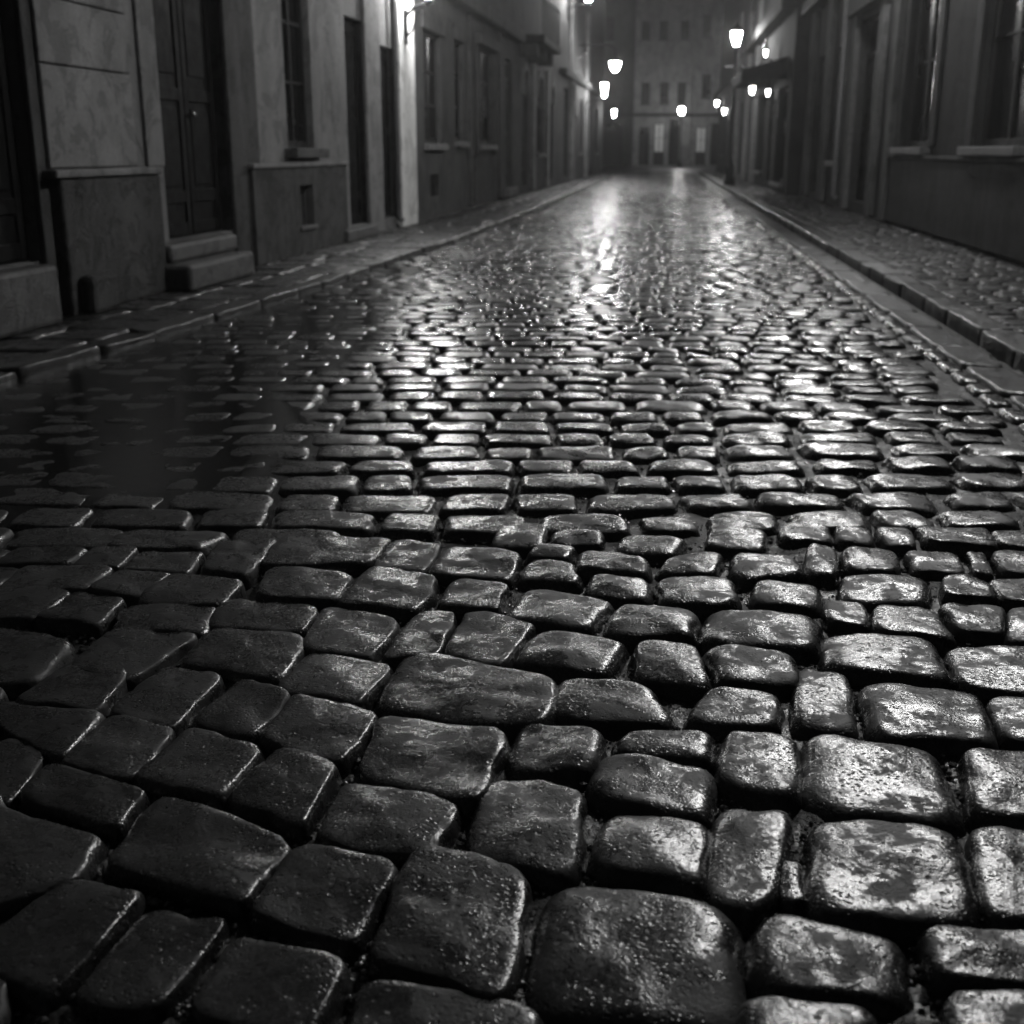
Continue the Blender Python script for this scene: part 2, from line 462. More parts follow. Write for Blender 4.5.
# two courses of long setts laid along the gutter
for k in range(2):
    y = -1.0
    while y < 62:
        L = rn.uniform(.24, .36)
        x0, x1 = (GUT0 - .125, GUT0 - .012) if k == 0 else (GUT1 + .30, GUT1 + .40)
        if k == 0:
            q = [(x0, y+L-.008), (x1, y+L-.008), (x1, y+.008), (x0, y+.008)]
            auto.append(dict(quad=q, n=6, edge=.3, dome=.008, top=.024+rn.uniform(-.004, .004), tilt=(rn.gauss(0, .002), rn.gauss(0, .002)),
                             tone=rn.random(), rough=.8, d=max(y, 3)))
        y += L

EDG_HI = (0.28, 0.5, 0.68, 0.82, 0.92, 0.98, 1.0)
sets = [(near + [a for a in auto if a['d'] < 4.8], 44, (.22, .45, .68, .86, 1.0), EDG_HI),
        ([a for a in auto if 4.8 <= a['d'] < 10], 26, (.4, .75, 1.0), (0.45, 0.75, 0.93, 1.0)),
        ([a for a in auto if 10 <= a['d'] < 24], 16, (.55, 1.0), (0.6, 0.92, 1.0)),
        ([a for a in auto if a['d'] >= 24], 8, (1.0,), (0.7, 1.0))]
road = MB()
# joint bed: a finely rippled sheet of wet grit close to the camera, a plain sheet beyond
road = stones_mesh('road', sets, M['sett'])
tag(road, kind='structure')

def sheet(name, x0, x1, y0, y1, step, z, amp, mat):
    nx = int((x1-x0)/step)+1; ny = int((y1-y0)/step)+1
    X, Y = np.meshgrid(np.linspace(x0, x1, nx), np.linspace(y0, y1, ny))
    P = np.stack([X, Y, 0*X], -1)
    Z = z + amp*vnoise(P*9.0, 8) + amp*.6*vnoise(P*31.0, 9)
    P[..., 2] = Z
    i = np.arange(ny-1)[:, None]*nx + np.arange(nx-1)[None]
    FQ = np.stack([i, i+1, i+1+nx, i+nx], -1).reshape(-1, 4)
    me = bpy.data.meshes.new(name); me.from_pydata(P.reshape(-1, 3).tolist(), [], FQ.tolist())
    me.polygons.foreach_set('use_smooth', [True]*len(me.polygons)); me.materials.append(mat)
    o = bpy.data.objects.new(name, me); COL.objects.link(o); return tag(o, kind='structure')
sheet('road_bed', -3.5, 1.9, 0.2, 7.0, 0.022, -0.006, 0.009, M['bed'])
tag(MB().quad((-3.5, 7.0, -.006), (1.9, 7.0, -.006), (1.9, 62, -.006), (-3.5, 62, -.006)).build('road_bed', M['bed']), kind='structure')
tag(MB().quad((-3.5, -6, -.006), (1.9, -6, -.006), (1.9, .2, -.006), (-3.5, .2, -.006)).build('road_bed', M['bed']), kind='structure')
tag(MB().quad((-400, -200, -.05), (400, -200, -.05), (400, 600, -.05), (-400, 600, -.05)).build('ground', M['bed']), kind='structure')
tag(MB().box((-30, 61, -.3), (30, 86.5, .012)).build('square_paving', M['asphalt']), kind='structure')

# loose grit washed into the joints close by
def gravel():
    allq = [s_['quad'] for s_ in near + [a for a in auto if a['d'] < 5.2]]
    bb = np.array([[min(p[0] for p in q), max(p[0] for p in q), min(p[1] for p in q), max(p[1] for p in q)] for q in allq])
    b = MB(); r2 = random.Random(3); cnt = 0; tries = 0
    ico = [(0,0,1),(.89,0,.45),(.28,.85,.45),(-.72,.53,.45),(-.72,-.53,.45),(.28,-.85,.45),(.72,.53,-.45),(-.28,.85,-.45),(-.89,0,-.45),(-.28,-.85,-.45),(.72,-.53,-.45),(0,0,-1)]
    icf = [(0,1,2),(0,2,3),(0,3,4),(0,4,5),(0,5,1),(1,6,2),(2,7,3),(3,8,4),(4,9,5),(5,10,1),(6,7,2),(7,8,3),(8,9,4),(9,10,5),(10,6,1),(11,7,6),(11,8,7),(11,9,8),(11,10,9),(11,6,10)]
    while cnt < 5200 and tries < 90000:
        tries += 1
        y = 1.2 + 3.8*r2.random()**1.5; x = r2.uniform(-.75*y, .42*y) if y > 1.5 else r2.uniform(-1.2, .8)
        hit = False
        for k_ in np.nonzero((bb[:, 0] < x) & (bb[:, 1] > x) & (bb[:, 2] < y) & (bb[:, 3] > y))[0]:
            q = allq[k_]; mx = sum(p[0] for p in q)/4; my = sum(p[1] for p in q)/4
            if inside((mx+(x-mx)*1.10, my+(y-my)*1.10), q): hit = True; break
        if hit: continue
        cnt += 1
        r = .0022 + .0062*r2.random()**2.5; n0 = len(b.v); z = r2.uniform(-.006, .004)
        sx, sy, sz = r*r2.uniform(.8, 1.3), r*r2.uniform(.8, 1.3), r*r2.uniform(.5, .9)
        b.v += [(x+u*sx*r2.uniform(.8, 1.2), y+v*sy*r2.uniform(.8, 1.2), z+w*sz) for u, v, w in ico]
        b.f += [tuple(n0+i for i in f) for f in icf]
    tag(b.build('gravel', M['grit']), kind='stuff')
gravel()

# rain water lying between the setts of the low left side
def water_sheet():
    x0, x1, y0, y1, st = -3.3, .2, 2.6, 14.0, .05
    nx = int((x1-x0)/st)+1; ny = int((y1-y0)/st)+1
    X, Y = np.meshgrid(np.linspace(x0, x1, nx), np.linspace(y0, y1, ny))
    P = np.stack([X, Y, 0*X], -1)
    edge = np.maximum.reduce([X - (-1.35 - .09*(Y-4.2)), 3.55 - Y + .25*(X+1.5), Y - 11.5])
    edge = edge + .2*vnoise(P*1.3, 21) + .12*vnoise(P*3.5, 22)
    P[..., 2] = .0250 + .0018*vnoise(P*2.2, 23) - np.clip(edge + .12, 0, 1)*.075
    i = np.arange(ny-1)[:, None]*nx + np.arange(nx-1)[None]
    FQ = np.stack([i, i+1, i+1+nx, i+nx], -1).reshape(-1, 4)
    me = bpy.data.meshes.new('water'); me.from_pydata(P.reshape(-1, 3).tolist(), [], FQ.tolist())
    me.polygons.foreach_set('use_smooth', [True]*len(me.polygons))
    m, nt, b = mat_new('rain_water')
    b.inputs['Base Color'].default_value = (.012, .012, .012, 1); b.inputs['Roughness'].default_value = .16; b.inputs['IOR'].default_value = 1.33
    bp = N(nt, 'ShaderNodeBump', Strength=.35, Distance=.004); nt.links.new(noise(nt, geo_pos(nt), 22.0, 4), bp.inputs['Height']); nt.links.new(bp.outputs['Normal'], b.inputs['Normal'])
    me.materials.append(m)
    o = bpy.data.objects.new('water', me); COL.objects.link(o); tag(o, kind='structure')
water_sheet()

# gutter slabs
gs = []
y = -1.5
while y < 62:
    L = rn.uniform(.7, 1.05)
    q = [(GUT0, y+L-.006), (GUT1, y+L-.006), (GUT1, y+.006), (GUT0, y+.006)]
    gs.append(dict(quad=q, n=14, edge=.08, dome=-.004, top=.012+rn.uniform(-.004, .004), tilt=(rn.gauss(0, .0015)-.003, rn.gauss(0, .002)), tone=rn.random(), rough=.7))
    y += L
tag(stones_mesh('gutter', [(gs, 36, (.5, .85, 1.0), (.5, .85, 1.0))], M['kerb']), kind='structure')

# kerb stones and pavements
def kerb_line(line, side, y0, y1, top):
    out = []
    y = y0
    while y < y1:
        L = rn.uniform(.55, 1.05)
        xa, xb = kx(line, y+.008), kx(line, y+L-.008)
        j = rn.gauss(0, .005); w = .19
        if side < 0: q = [(xb-w, y+L-.0015), (xb+j, y+L-.0015), (xa+j, y+.0015), (xa-w, y+.0015)]
        else: q = [(xb+j, y+L-.0015), (xb+w, y+L-.0015), (xa+w, y+.0015), (xa+j, y+.0015)]
        out.append(dict(quad=q, n=40, edge=.05, dome=.001, top=top + rn.gauss(0, .003), drop=.17, tilt=(rn.gauss(0, .003), rn.gauss(0, .003)), tone=rn.random(), rough=1.0, y=y))
        y += L
    return out
for line, side, ye, top in ((KL, -1, 59, LTOP+.012), (KR, 1, 65, .074)):
    kl = kerb_line(line, side, -2, ye, top)
    tag(stones_mesh('kerb', [([k for k in kl if k['y'] < 14], 48, (.4, .7, .9, 1.0), (.3, .6, .85, .97, 1.0)), ([k for k in kl if k['y'] >= 14], 20, (.8, 1.0), (.6, .95, 1.0))], M['kerb']), kind='structure')

def pavement(line, side, wall_x, y0, y1, lw, ll, n, edge):
    st = []
    y = y0
    while y < y1:
        L = rn.uniform(*ll)
        kx0 = kx(line, y + L/2) + side*.2
        x = kx0
        end = wall_x(y)
        while (x < end) if side > 0 else (x > end):
            w = rn.uniform(*lw)
            xa, xb = (x, x+w) if side > 0 else (x-w, x)
            d0 = kx(line, y) - kx(line, y+L/2); d1 = kx(line, y+L) - kx(line, y+L/2)
            g = .006
            q = [(xa+g+d1, y+L-g), (xb-g+d1, y+L-g), (xb-g+d0, y+g), (xa+g+d0, y+g)]
            st.append(dict(quad=q, n=n, edge=edge, dome=.002, top=(RTOP if side > 0 else LTOP)+rn.gauss(0, .003), tilt=(rn.gauss(0, .002), rn.gauss(0, .002)), tone=rn.random(), rough=.8, y=y))
            x += side*w
        y += L
    return st
pl = pavement(KL, -1, lambda y: -4.2+.025*y, -1, 59, (.38, .62), (.35, .6), 10, .1)
tag(stones_mesh('pavement', [([s for s in pl if s['y'] < 14], 28, (.5, .85, 1.0), (.5, .85, 1.0)), ([s for s in pl if s['y'] >= 14], 12, (.8, 1.0), (.7, 1.0))], M['flag']), kind='structure')
pr = pavement(KR, 1, lambda y: 3.5, -1, 66, (.16, .26), (.13, .18), 7, .16)
tag(stones_mesh('pavement', [([s for s in pr if s['y'] < 16], 20, (.5, .85, 1.0), (.5, .85, 1.0)), ([s for s in pr if s['y'] >= 16], 8, (1.0,), (.7, 1.0))], M['flag']), kind='structure')
def slab(poly, z0, z1):
    b = MB(); n = len(poly)
    b.v = [(x, y, z0) for x, y in poly] + [(x, y, z1) for x, y in poly]
    b.f = [tuple(range(n))[::-1], tuple(range(n, 2*n))] + [(i, (i+1) % n, n+(i+1) % n, n+i) for i in range(n)]
    return tag(b.build('pavement_bed', M['bed']), kind='structure')
slab([(x-.1, y) for x, y in KL] + [(-6, 60), (-6, -6)], -.2, LTOP-.016)
slab([(2.05, -6), (5, -6), (5, 66), (2.05, 66)], -.2, RTOP-.016)

# ------------------------------------------------------------------ buildings
class Fac:
    """a street front: w = out of the wall towards the street, y = metres along the street"""
    def __init__(s, name, side, x0, k, ya, yb, label, height=8.4, cat='building'):
        s.side = side; s.ya, s.yb = ya, yb
        s.k = k; s.c = math.sqrt(1+k*k)
        yc = ya
        x = x0 + k*ya
        if side == 'L': s.root = empty(name, (x, ya, 0), -math.atan(k)); s.sg = 1
        elif side == 'R': s.root = empty(name, (x, ya, 0), math.pi - math.atan(k)); s.sg = -1
        else: s.root = empty(name, (ya, x0, 0), -math.pi/2); s.sg = 1       # end front, faces the camera; y means X
        s.h = height
        tag(s.root, label, cat)
    def L(s, y): return (y - s.ya)*s.c*s.sg
    def box(s, b, w0, w1, y0, y1, z0, z1): b.box((w0, s.L(y0), z0), (w1, s.L(y1), z1)); return b
    def part(s, name, mat, boxes, bevel=.006, parent=None, comp=False):
        b = MB()
        if comp: boxes = [(w0, w1, y0*(1-w1/3.88), y1*(1-w1/3.88), z0, z1) for w0, w1, y0, y1, z0, z1 in boxes]
        for bx in boxes: s.box(b, *bx)
        return b.build(name, mat, parent or s.root, bevel=bevel)
    def wall(s, mat, openings, depth=.32, z0=0.0):
        ys = sorted({s.ya, s.yb, *[v for o in openings for v in o[:2]]}); zs = sorted({z0, s.h, *[v for o in openings for v in o[2:4]]})
        b = MB()
        for ya, yb in zip(ys, ys[1:]):
            for za, zb in zip(zs, zs[1:]):
                cy, cz = (ya+yb)/2, (za+zb)/2
                if any(o[0] < cy < o[1] and o[2] < cz < o[3] for o in openings): continue
                b.quad((0, s.L(ya), za), (0, s.L(yb), za), (0, s.L(yb), zb), (0, s.L(ya), zb))
        for o in openings:
            a, c, e, f = s.L(o[0]), s.L(o[1]), o[2], o[3]
            D = -depth
            b.quad((0,a,e),(D,a,e),(D,a,f),(0,a,f)); b.quad((0,c,e),(D,c,e),(D,c,f),(0,c,f))
            b.quad((0,a,f),(D,a,f),(D,c,f),(0,c,f)); b.quad((0,a,e),(D,a,e),(D,c,e),(0,c,e))
            b.quad((D-.12,a-.3,e-.3),(D-.12,c+.3 if s.sg>0 else c-.3,e-.3),(D-.12,c+.3 if s.sg>0 else c-.3,f+.3),(D-.12,a-.3,f+.3))
        a, c = s.L(s.ya), s.L(s.yb)
        T = -6.0
        b.quad((0,a,z0),(T,a,z0),(T,a,s.h),(0,a,s.h)); b.quad((0,c,z0),(T,c,z0),(T,c,s.h),(0,c,s.h))
        b.quad((0,a,s.h),(T,a,s.h),(T,c,s.h),(0,c,s.h)); b.quad((T,a,z0),(T,c,z0),(T,c,s.h),(T,a,s.h))
        me_o = b.build('wall', mat, s.root)
        r = MB()
        r.box((-6.2, a - .1*s.sg, s.h+.002), (.35, c + .1*s.sg, s.h+.22))
        r.build('roof', M['roof'], s.root)
        return me_o
    def door(s, y0, y1, z0, z1, rec=.26, transom=0.0, leaves=2, handle=True, mat=None):
        b = MB(); zt = z1 - transom
        s.box(b, -rec-.06, -rec, y0+.02, y1-.02, z0, zt)
        n = leaves; wd = (y1-y0-.04)/n
        for i in range(n):
            ya = y0+.02+i*wd
            s.box(b, -rec, -rec+.018, ya+.01, ya+.10, z0+.02, zt-.02); s.box(b, -rec, -rec+.018, ya+wd-.10, ya+wd-.01, z0+.02, zt-.02)
            hz = zt - z0
            for f in (.0, .12, .5, .95):
                s.box(b, -rec, -rec+.0176, ya+.1, ya+wd-.1, z0+.02+hz*f*.97, z0+.02+hz*f*.97+.10)
            for fa, fb in ((.16, .47), (.56, .90)):
                s.box(b, -rec, -rec+.012, ya+.14, ya+wd-.14, z0+.06+hz*fa, z0+hz*fb)
        o = b.build('door', mat or M['door'], s.root, bevel=.005)
        if transom:
            g = MB(); s.box(g, -rec-.03, -rec-.02, y0+.06, y1-.06, zt+.05, z1-.05); g.build('transom_glass', M['glass'], o)
            fr = MB(); s.box(fr, -rec-.05, -rec+.03, y0+.02, y1-.02, zt, zt+.06); s.box(fr, -rec-.05, -rec+.03, y0+.02, y1-.02, z1-.05, z1)
            s.box(fr, -rec-.05, -rec+.02, (y0+y1)/2-.02, (y0+y1)/2+.02, zt+.06, z1-.05); fr.build('transom_frame', M['wood'], o)
        if handle:
            h = MB(); yc = (y0+y1)/2 + .06; h.lathe([(.001,-.03),(.022,-.006),(.03,0),(.022,.022),(.001,.03)], (-rec+.065, s.L(yc), z0+.98), 10)
            h.tube([(-rec+.01, s.L(yc), z0+.98), (-rec+.06, s.L(yc), z0+.98)], .012, 6)
            h.build('handle', M['brass'], o, smooth=True)
        return o
    def window(s, y0, y1, z0, z1, rec=.2, cols=2, rows=3, sill=True, sillmat=None, over=.08, proud=.1):
        b = MB(); f = .055
        s.box(b, -rec-.05, -rec+.02, y0+.01, y0+.01+f, z0, z1); s.box(b, -rec-.05, -rec+.02, y1-.01-f, y1-.01, z0, z1)
        s.box(b, -rec-.05, -rec+.0197, y0+.01+f, y1-.01-f, z0, z0+f*1.3); s.box(b, -rec-.05, -rec+.0197, y0+.01+f, y1-.01-f, z1-f, z1)
        ya, yb, za, zb = y0+.01+f, y1-.01-f, z0+f*1.3, z1-f
        for i in range(1, cols):
            c = ya + (yb-ya)*i/cols; s.box(b, -rec-.04, -rec+.012, c-.025, c+.025, za, zb)
        for j in range(1, rows):
            c = za + (zb-za)*j/rows; s.box(b, -rec-.036, -rec+.006, ya, yb, c-.014, c+.014)
        o = b.build('window', M['wood'], s.root, bevel=.004)
        g = MB(); s.box(g, -rec-.022, -rec-.016, ya, yb, za, zb); g.build('pane', M['glass'], o)
        if sill:
            s.part('sill', sillmat or M['step'], [(-rec+.02, proud, y0-over, y1+over, z0-.10, z0-.004)], .012, parent=o)
        return o
    def arch(s, yc, r, z0, mat, w=.14, proud=.06):
        """a half-round hood moulding over an opening and the solid stone in its corners"""
        n = 16; b = MB()
        for i in range(n):
            a0, a1 = math.pi*i/n, math.pi*(i+1)/n
            def P(a, rr, ww): return (ww, s.L(yc + math.cos(a)*rr), z0 + math.sin(a)*rr)
            for (ra, rb) in ((r, r+w),):
                b.quad(P(a0,ra,proud),P(a0,rb,proud),P(a1,rb,proud),P(a1,ra,proud))
                b.quad(P(a0,rb,proud),P(a0,rb,-.01),P(a1,rb,-.01),P(a1,rb,proud))
                b.quad(P(a0,ra,proud),P(a0,ra,-.2),P(a1,ra,-.2),P(a1,ra,proud))
            # spandrel between the arch and the square head
            q0, q1 = P(a0, r+.02, .004), P(a1, r+.02, .004)
            b.quad(q0, q1, (.004, q1[1], z0+r+.02), (.004, q0[1], z0+r+.02))
        return b.build('arch_moulding', mat, s.root)

def downpipe(loc, h, label, r=.05):
    b = MB()
    b.tube([(0,0,.18),(0,0,h)], r, 12)
    for z in (.6, 2.2, 3.8, 5.4): b.lathe([(r*1.25, z), (r*1.25, z+.05)], n=12)
    b.tube([(0,0,.3),(0,0,.2),(.06,0,.14)], r, 12)
    o = b.build('downpipe', M['zinc'], smooth=False, loc=loc)
    return tag(o, label, 'downpipe', 'downpipes on the house fronts')

LX, LK = -4.1, .025
# --- L1: pale house with the stone pier and two plinths
A = Fac('town_house', 'L', LX, LK, -3.0, 18.3, 'pale rendered house nearest on the left with stone pier, stepped door and barred cellar opening')
door1 = (5.75, 7.42, .42, 3.3); door2 = (9.41, 10.8, .40, 3.05); win1 = (12.5, 13.4, 1.12, 3.0); door3 = (14.78, 15.65, .2, 2.62)
shop1 = (16.4, 17.25, .2, 2.42); win0 = (2.2, 3.4, 1.15, 3.1)
cell = (12.5, 12.98, .34, .74)
A.wall(M['wall_light'], [door1, door2, win1, door3, shop1, win0, cell], depth=.24)
A.door(*door1, rec=.08, transom=.5); A.door(*door2, rec=.10, transom=.45); A.door(*door3, rec=.1, leaves=1, handle=False); A.door(*shop1, rec=.1, leaves=1, handle=False)
w_ = A.window(*win1, rec=.09, cols=2, rows=3, over=.12, proud=.14, sillmat=M['stone_mid'])
A.window(*win0, rec=.1)
A.part('plinth', M['plinth_pale'], [(.004, .13, 7.8, 9.36, .05, .925)], .02, comp=True)
A.part('plinth_cap', M['stone_light'], [(.004, .155, 7.76, 9.42, .927, .98)], .014, comp=True)
A.part('plinth', M['plinth_pale'], [(.004, .10, 11.15, 12.5, .05, .93), (.004, .1002, 12.98, 14.3, .05, .93), (.004, .0997, 12.501, 12.979, .05, .335), (.004, .0997, 12.501, 12.979, .745, .93)], .006)
A.part('plinth_cap', M['stone_light'], [(.004, .125, 11.12, 14.33, .932, .98)], .012)
A.part('plinth', M['plinth_pale'], [(.004, .12, 3.6, 5.3, .05, .93)], .02)
A.part('cellar_sill', M['step'], [(.0, .13, 12.45, 13.03, .29, .334)], .008)
gr = MB()
for i in range(3): gr.tube([(.02, A.L(12.62+.12*i), .335), (.02, A.L(12.62+.12*i), .745)], .011, 6)
gr.build('cellar_grille', M['iron'], A.root)
zb = [.982, 1.62, 2.02, 2.62, 3.2, 3.8]
A.part('pier', M['stone_light'], [(.004, .08, 7.68, 8.98, a+.004, b-.004) for a, b in zip(zb, zb[1:])], .012, comp=True)
A.part('door_surround', M['stone_mid'], [(.003, .05, 7.50, 7.74, .05, 3.3), (.003, .05, 5.45, 5.72, .05, 3.3), (.003, .055, 5.45, 7.74, 3.302, 3.6)], .012, comp=True)
A.part('door_surround', M['stone_light'], [(.003, .03, 9.15, 9.46, .976, 3.06)], .012, comp=True)
A.part('door_surround', M['stone_mid'], [(.003, .05, 10.92, 11.66, .05, 3.06), (.003, .055, 9.14, 11.66, 3.062, 3.4)], .012, comp=True)
A.part('doorstep', M['step'], [(.0, .20, 5.5, 7.66, .05, .415)], .03, comp=True)
A.part('doorstep', M['step'], [(-.42, .16, 9.45, 10.95, .255, .395)], .03, comp=True)
A.part('doorstep', M['step'], [(.0, .34, 9.85, 11.4, .05, .252)], .03, comp=True)
A.part('doorstep', M['step'], [(-.2, .16, 14.7, 16.2, .05, .195)], .025, comp=True)
A.part('guard_stone', M['plinth_pale'], [(.13, .24, 8.12, 8.52, .05, .31)], .04, comp=True)
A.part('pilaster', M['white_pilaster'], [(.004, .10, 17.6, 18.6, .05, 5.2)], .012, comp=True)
A.part('pilaster', M['stone_light'], [(.004, .05, 15.75, 16.5, .05, 3.2)], .012, comp=True)
A.part('string_course', M['stone_mid'], [(.004, .16, -2.9, 18.25, 3.9, 4.1)], .02)
downpipe((LX+LK*17.0+.07, 17.0, 0), 6.5, 'dark downpipe beside the lit pilaster under the left wall lantern', .04)

# --- L2: dimmer house with tall windows
B = Fac('town_house', 'L', LX, LK, 18.32, 29.6, 'dim grey house on the left with three tall narrow windows beyond the lit pilaster')
ops = [(19.2, 20.5, 1.2, 2.85), (21.7, 22.5, 1.25, 2.9), (24.0, 25.9, 1.2, 3.0), (27.4, 28.7, .28, 3.0), (19.5, 20.2, .38, .72), (23.2, 23.8, .14, 1.0)]
B.wall(M['wall_mid'], ops, depth=.24)
for o in ops[:3]: B.window(*o, rec=.10, cols=2, rows=3)
B.door(*ops[3], rec=.12, leaves=1, handle=False, transom=.4)
B.door(*ops[5], rec=.2, leaves=1, handle=False)
B.part('doorstep', M['step'], [(-.4, .14, 27.3, 28.8, .1, .275)], .02)
B.part('window_surround', M['stone_mid'], [(.003, .05, 23.75, 23.998, 1.0, 3.0), (.003, .05, 25.902, 26.15, 1.0, 3.0), (.003, .14, 23.7, 26.2, 3.002, 3.2)], .012)
B.part('lintel', M['stone_mid'], [(.003, .05, 19.0, 20.7, 2.86, 3.1)], .012)
B.part('lintel', M['stone_mid'], [(.003, .05, 21.5, 22.7, 2.91, 3.14)], .012)
B.part('string_course', M['stone_mid'], [(.004, .22, 18.4, 29.5, 3.45, 3.7)], .03)
B.part('pilaster', M['stone_mid'], [(.004, .08, 26.5, 27.1, .1, 3.44)], .012)
B.part('pilaster', M['stone_mid'], [(.004, .06, 22.95, 23.15, .1, 3.44)], .012)
B.part('cellar_grille', M['iron'], [(-.06, -.04, 19.5+.14*i, 19.52+.14*i, .38, .72) for i in range(1, 5)], 0)

# --- L3: house with arched heads and a balcony
Cc = Fac('town_house', 'L', LX, LK, 29.62, 38.6, 'grey left-hand house with round arched openings under a heavy stone balcony')
ops = [(30.2, 31.4, .26, 3.0), (33.0, 34.6, 1.0, 3.0), (36.2, 37.2, .26, 2.9)]
Cc.wall(M['wall_mid'], ops, depth=.24)
Cc.door(*ops[0], rec=.1, leaves=1, handle=False); Cc.window(*ops[1], rec=.10, rows=3); Cc.door(*ops[2], rec=.1, leaves=1, handle=False)
for yc, r, z in ((30.8, .6, 2.38), (33.8, .8, 2.18), (36.7, .5, 2.38)): Cc.arch(yc, r, z, M['stone_light'])
bal = Cc.part('balcony', M['stone_dark'], [(.01, .6, 29.8, 33.6, 3.5, 3.68)], .03)
for y in (30.0, 31.6, 33.2): Cc.part('corbel', M['stone_mid'], [(.01, .42, y, y+.25, 3.2, 3.498)], .04, parent=bal)
Cc.part('railing', M['iron'], [(.54, .56, 29.85+.31*i, 29.87+.31*i, 3.682, 4.5) for i in range(13)] + [(.525, .575, 29.8, 33.6, 4.502, 4.55)], 0, parent=bal)
Cc.part('pilaster', M['stone_light'], [(.004, .09, 31.9, 32.5, .1, 3.19)], .012)
Cc.part('pilaster', M['stone_light'], [(.004, .09, 35.1, 35.7, .1, 3.19)], .012)

# --- L4: house at the far left corner
Dd = Fac('town_house', 'L', LX, LK, 38.62, 58.0, 'far left corner house lit up by three lamps on its front')
ops = [(40.2, 41.6, .26, 3.0), (43.4, 44.8, .26, 2.9), (46.0, 47.4, 1.0, 2.9), (49.5, 51.0, .26, 2.9), (53.2, 54.8, 1.0, 2.8)]
Dd.wall(M['wall_mid'], ops, depth=.24)
for i, o in enumerate(ops):
    if o[2] < .5: Dd.door(*o, rec=.1, leaves=1, handle=False)
    else: Dd.window(*o, rec=.10)
Dd.part('pilaster', M['stone_light'], [(.004, .12, 42.0, 43.0, .1, 6.0)], .012)
Dd.part('pilaster', M['stone_light'], [(.004, .12, 48.0, 49.0, .1, 6.0)], .012)
Dd.part('string_course', M['stone_mid'], [(.004, .25, 38.7, 57.9, 3.3, 3.5)], .03)
Dd.part('shop_sign', M['stone_light'], [(.13, .2, 42.1, 42.9, 2.2, 3.2)], .01)

# --- R1: dark house on the right with tall windows
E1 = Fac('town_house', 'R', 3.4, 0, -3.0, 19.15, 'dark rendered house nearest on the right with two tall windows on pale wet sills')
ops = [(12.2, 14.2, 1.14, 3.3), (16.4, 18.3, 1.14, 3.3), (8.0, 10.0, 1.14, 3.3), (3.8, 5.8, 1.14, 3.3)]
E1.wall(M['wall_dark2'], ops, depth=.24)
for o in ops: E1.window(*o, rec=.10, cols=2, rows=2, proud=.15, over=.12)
E1.part('plinth', M['stone_dark'], [(.004, .07, -2.9, 18.7, .1, .98)], .02)
E1.part('plinth_cap', M['stone_mid'], [(.004, .095, -2.9, 18.7, .982, 1.03)], .012)
E1.part('pilaster', M['stone_mid'], [(.004, .12, 18.72, 19.14, .1, 6.0)], .012)
for o in ops: E1.part('window_surround', M['stone_dark'], [(.003, .04, o[0]-.28, o[0]-.002, 1.14, 3.3), (.003, .04, o[1]+.002, o[1]+.28, 1.14, 3.3), (.003, .05, o[0]-.28, o[1]+.28, 3.302, 3.6)], .01)
E1.part('string_course', M['stone_mid'], [(.004, .16, -2.9, 19.1, 3.9, 4.1)], .02)

# --- R2
E2 = Fac('town_house', 'R', 3.36, 0, 19.17, 30.0, 'sooty narrow house on the right with a tall dark doorway beside a pale jamb')
ops = [(20.3, 22.6, .26, 3.2), (24.2, 25.4, .9, 3.0), (27.0, 28.2, .26, 3.0)]
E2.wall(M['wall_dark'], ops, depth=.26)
E2.door(*ops[0], rec=.14, transom=.6, handle=False); E2.window(*ops[1], rec=.10); E2.door(*ops[2], rec=.1, leaves=1, handle=False)
E2.part('door_surround', M['stone_mid'], [(.003, .1, 19.9, 20.298, .1, 3.3), (.003, .1, 22.602, 23.0, .1, 3.3), (.003, .2, 19.8, 23.1, 3.302, 3.6)], .012)
E2.part('pilaster', M['wall_mid'], [(.004, .1, 25.8, 26.5, .1, 4.6)], .012)
E2.part('pilaster', M['wall_mid'], [(.004, .1, 28.6, 29.4, .1, 4.6)], .012)
E2.part('cornice', M['stone_dark'], [(.004, .3, 19.2, 29.9, 4.0, 4.25)], .03)
downpipe((3.36-.12, 23.7, .1), 7, 'dark downpipe between doorway and window of the sooty right-hand house')
# --- R3
E3 = Fac('shop_house', 'R', 3.0, 0, 30.02, 45.0, 'dark shop house on the right with shopfronts behind the awning')
ops = [(31.0, 33.6, .3, 2.6), (34.6, 35.8, .26, 2.6), (37.2, 39.6, .5, 2.7), (41.5, 43.0, .26, 2.8)]
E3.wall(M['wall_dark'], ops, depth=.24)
E3.window(*ops[0], rec=.2, cols=3, rows=1); E3.door(*ops[1], rec=.1, leaves=1, handle=False); E3.window(*ops[2], rec=.2, cols=3, rows=1); E3.door(*ops[3], rec=.1, leaves=1, handle=False)
E3.part('pilaster', M['stone_light'], [(.004, .12, 40.2, 41.0, .1, 5.5)], .012)
E3.part('pilaster', M['stone_light'], [(.004, .12, 43.6, 44.4, .1, 5.5)], .012)
E3.part('cornice', M['stone_dark'], [(.004, .35, 30.1, 44.9, 4.2, 4.5)], .03)
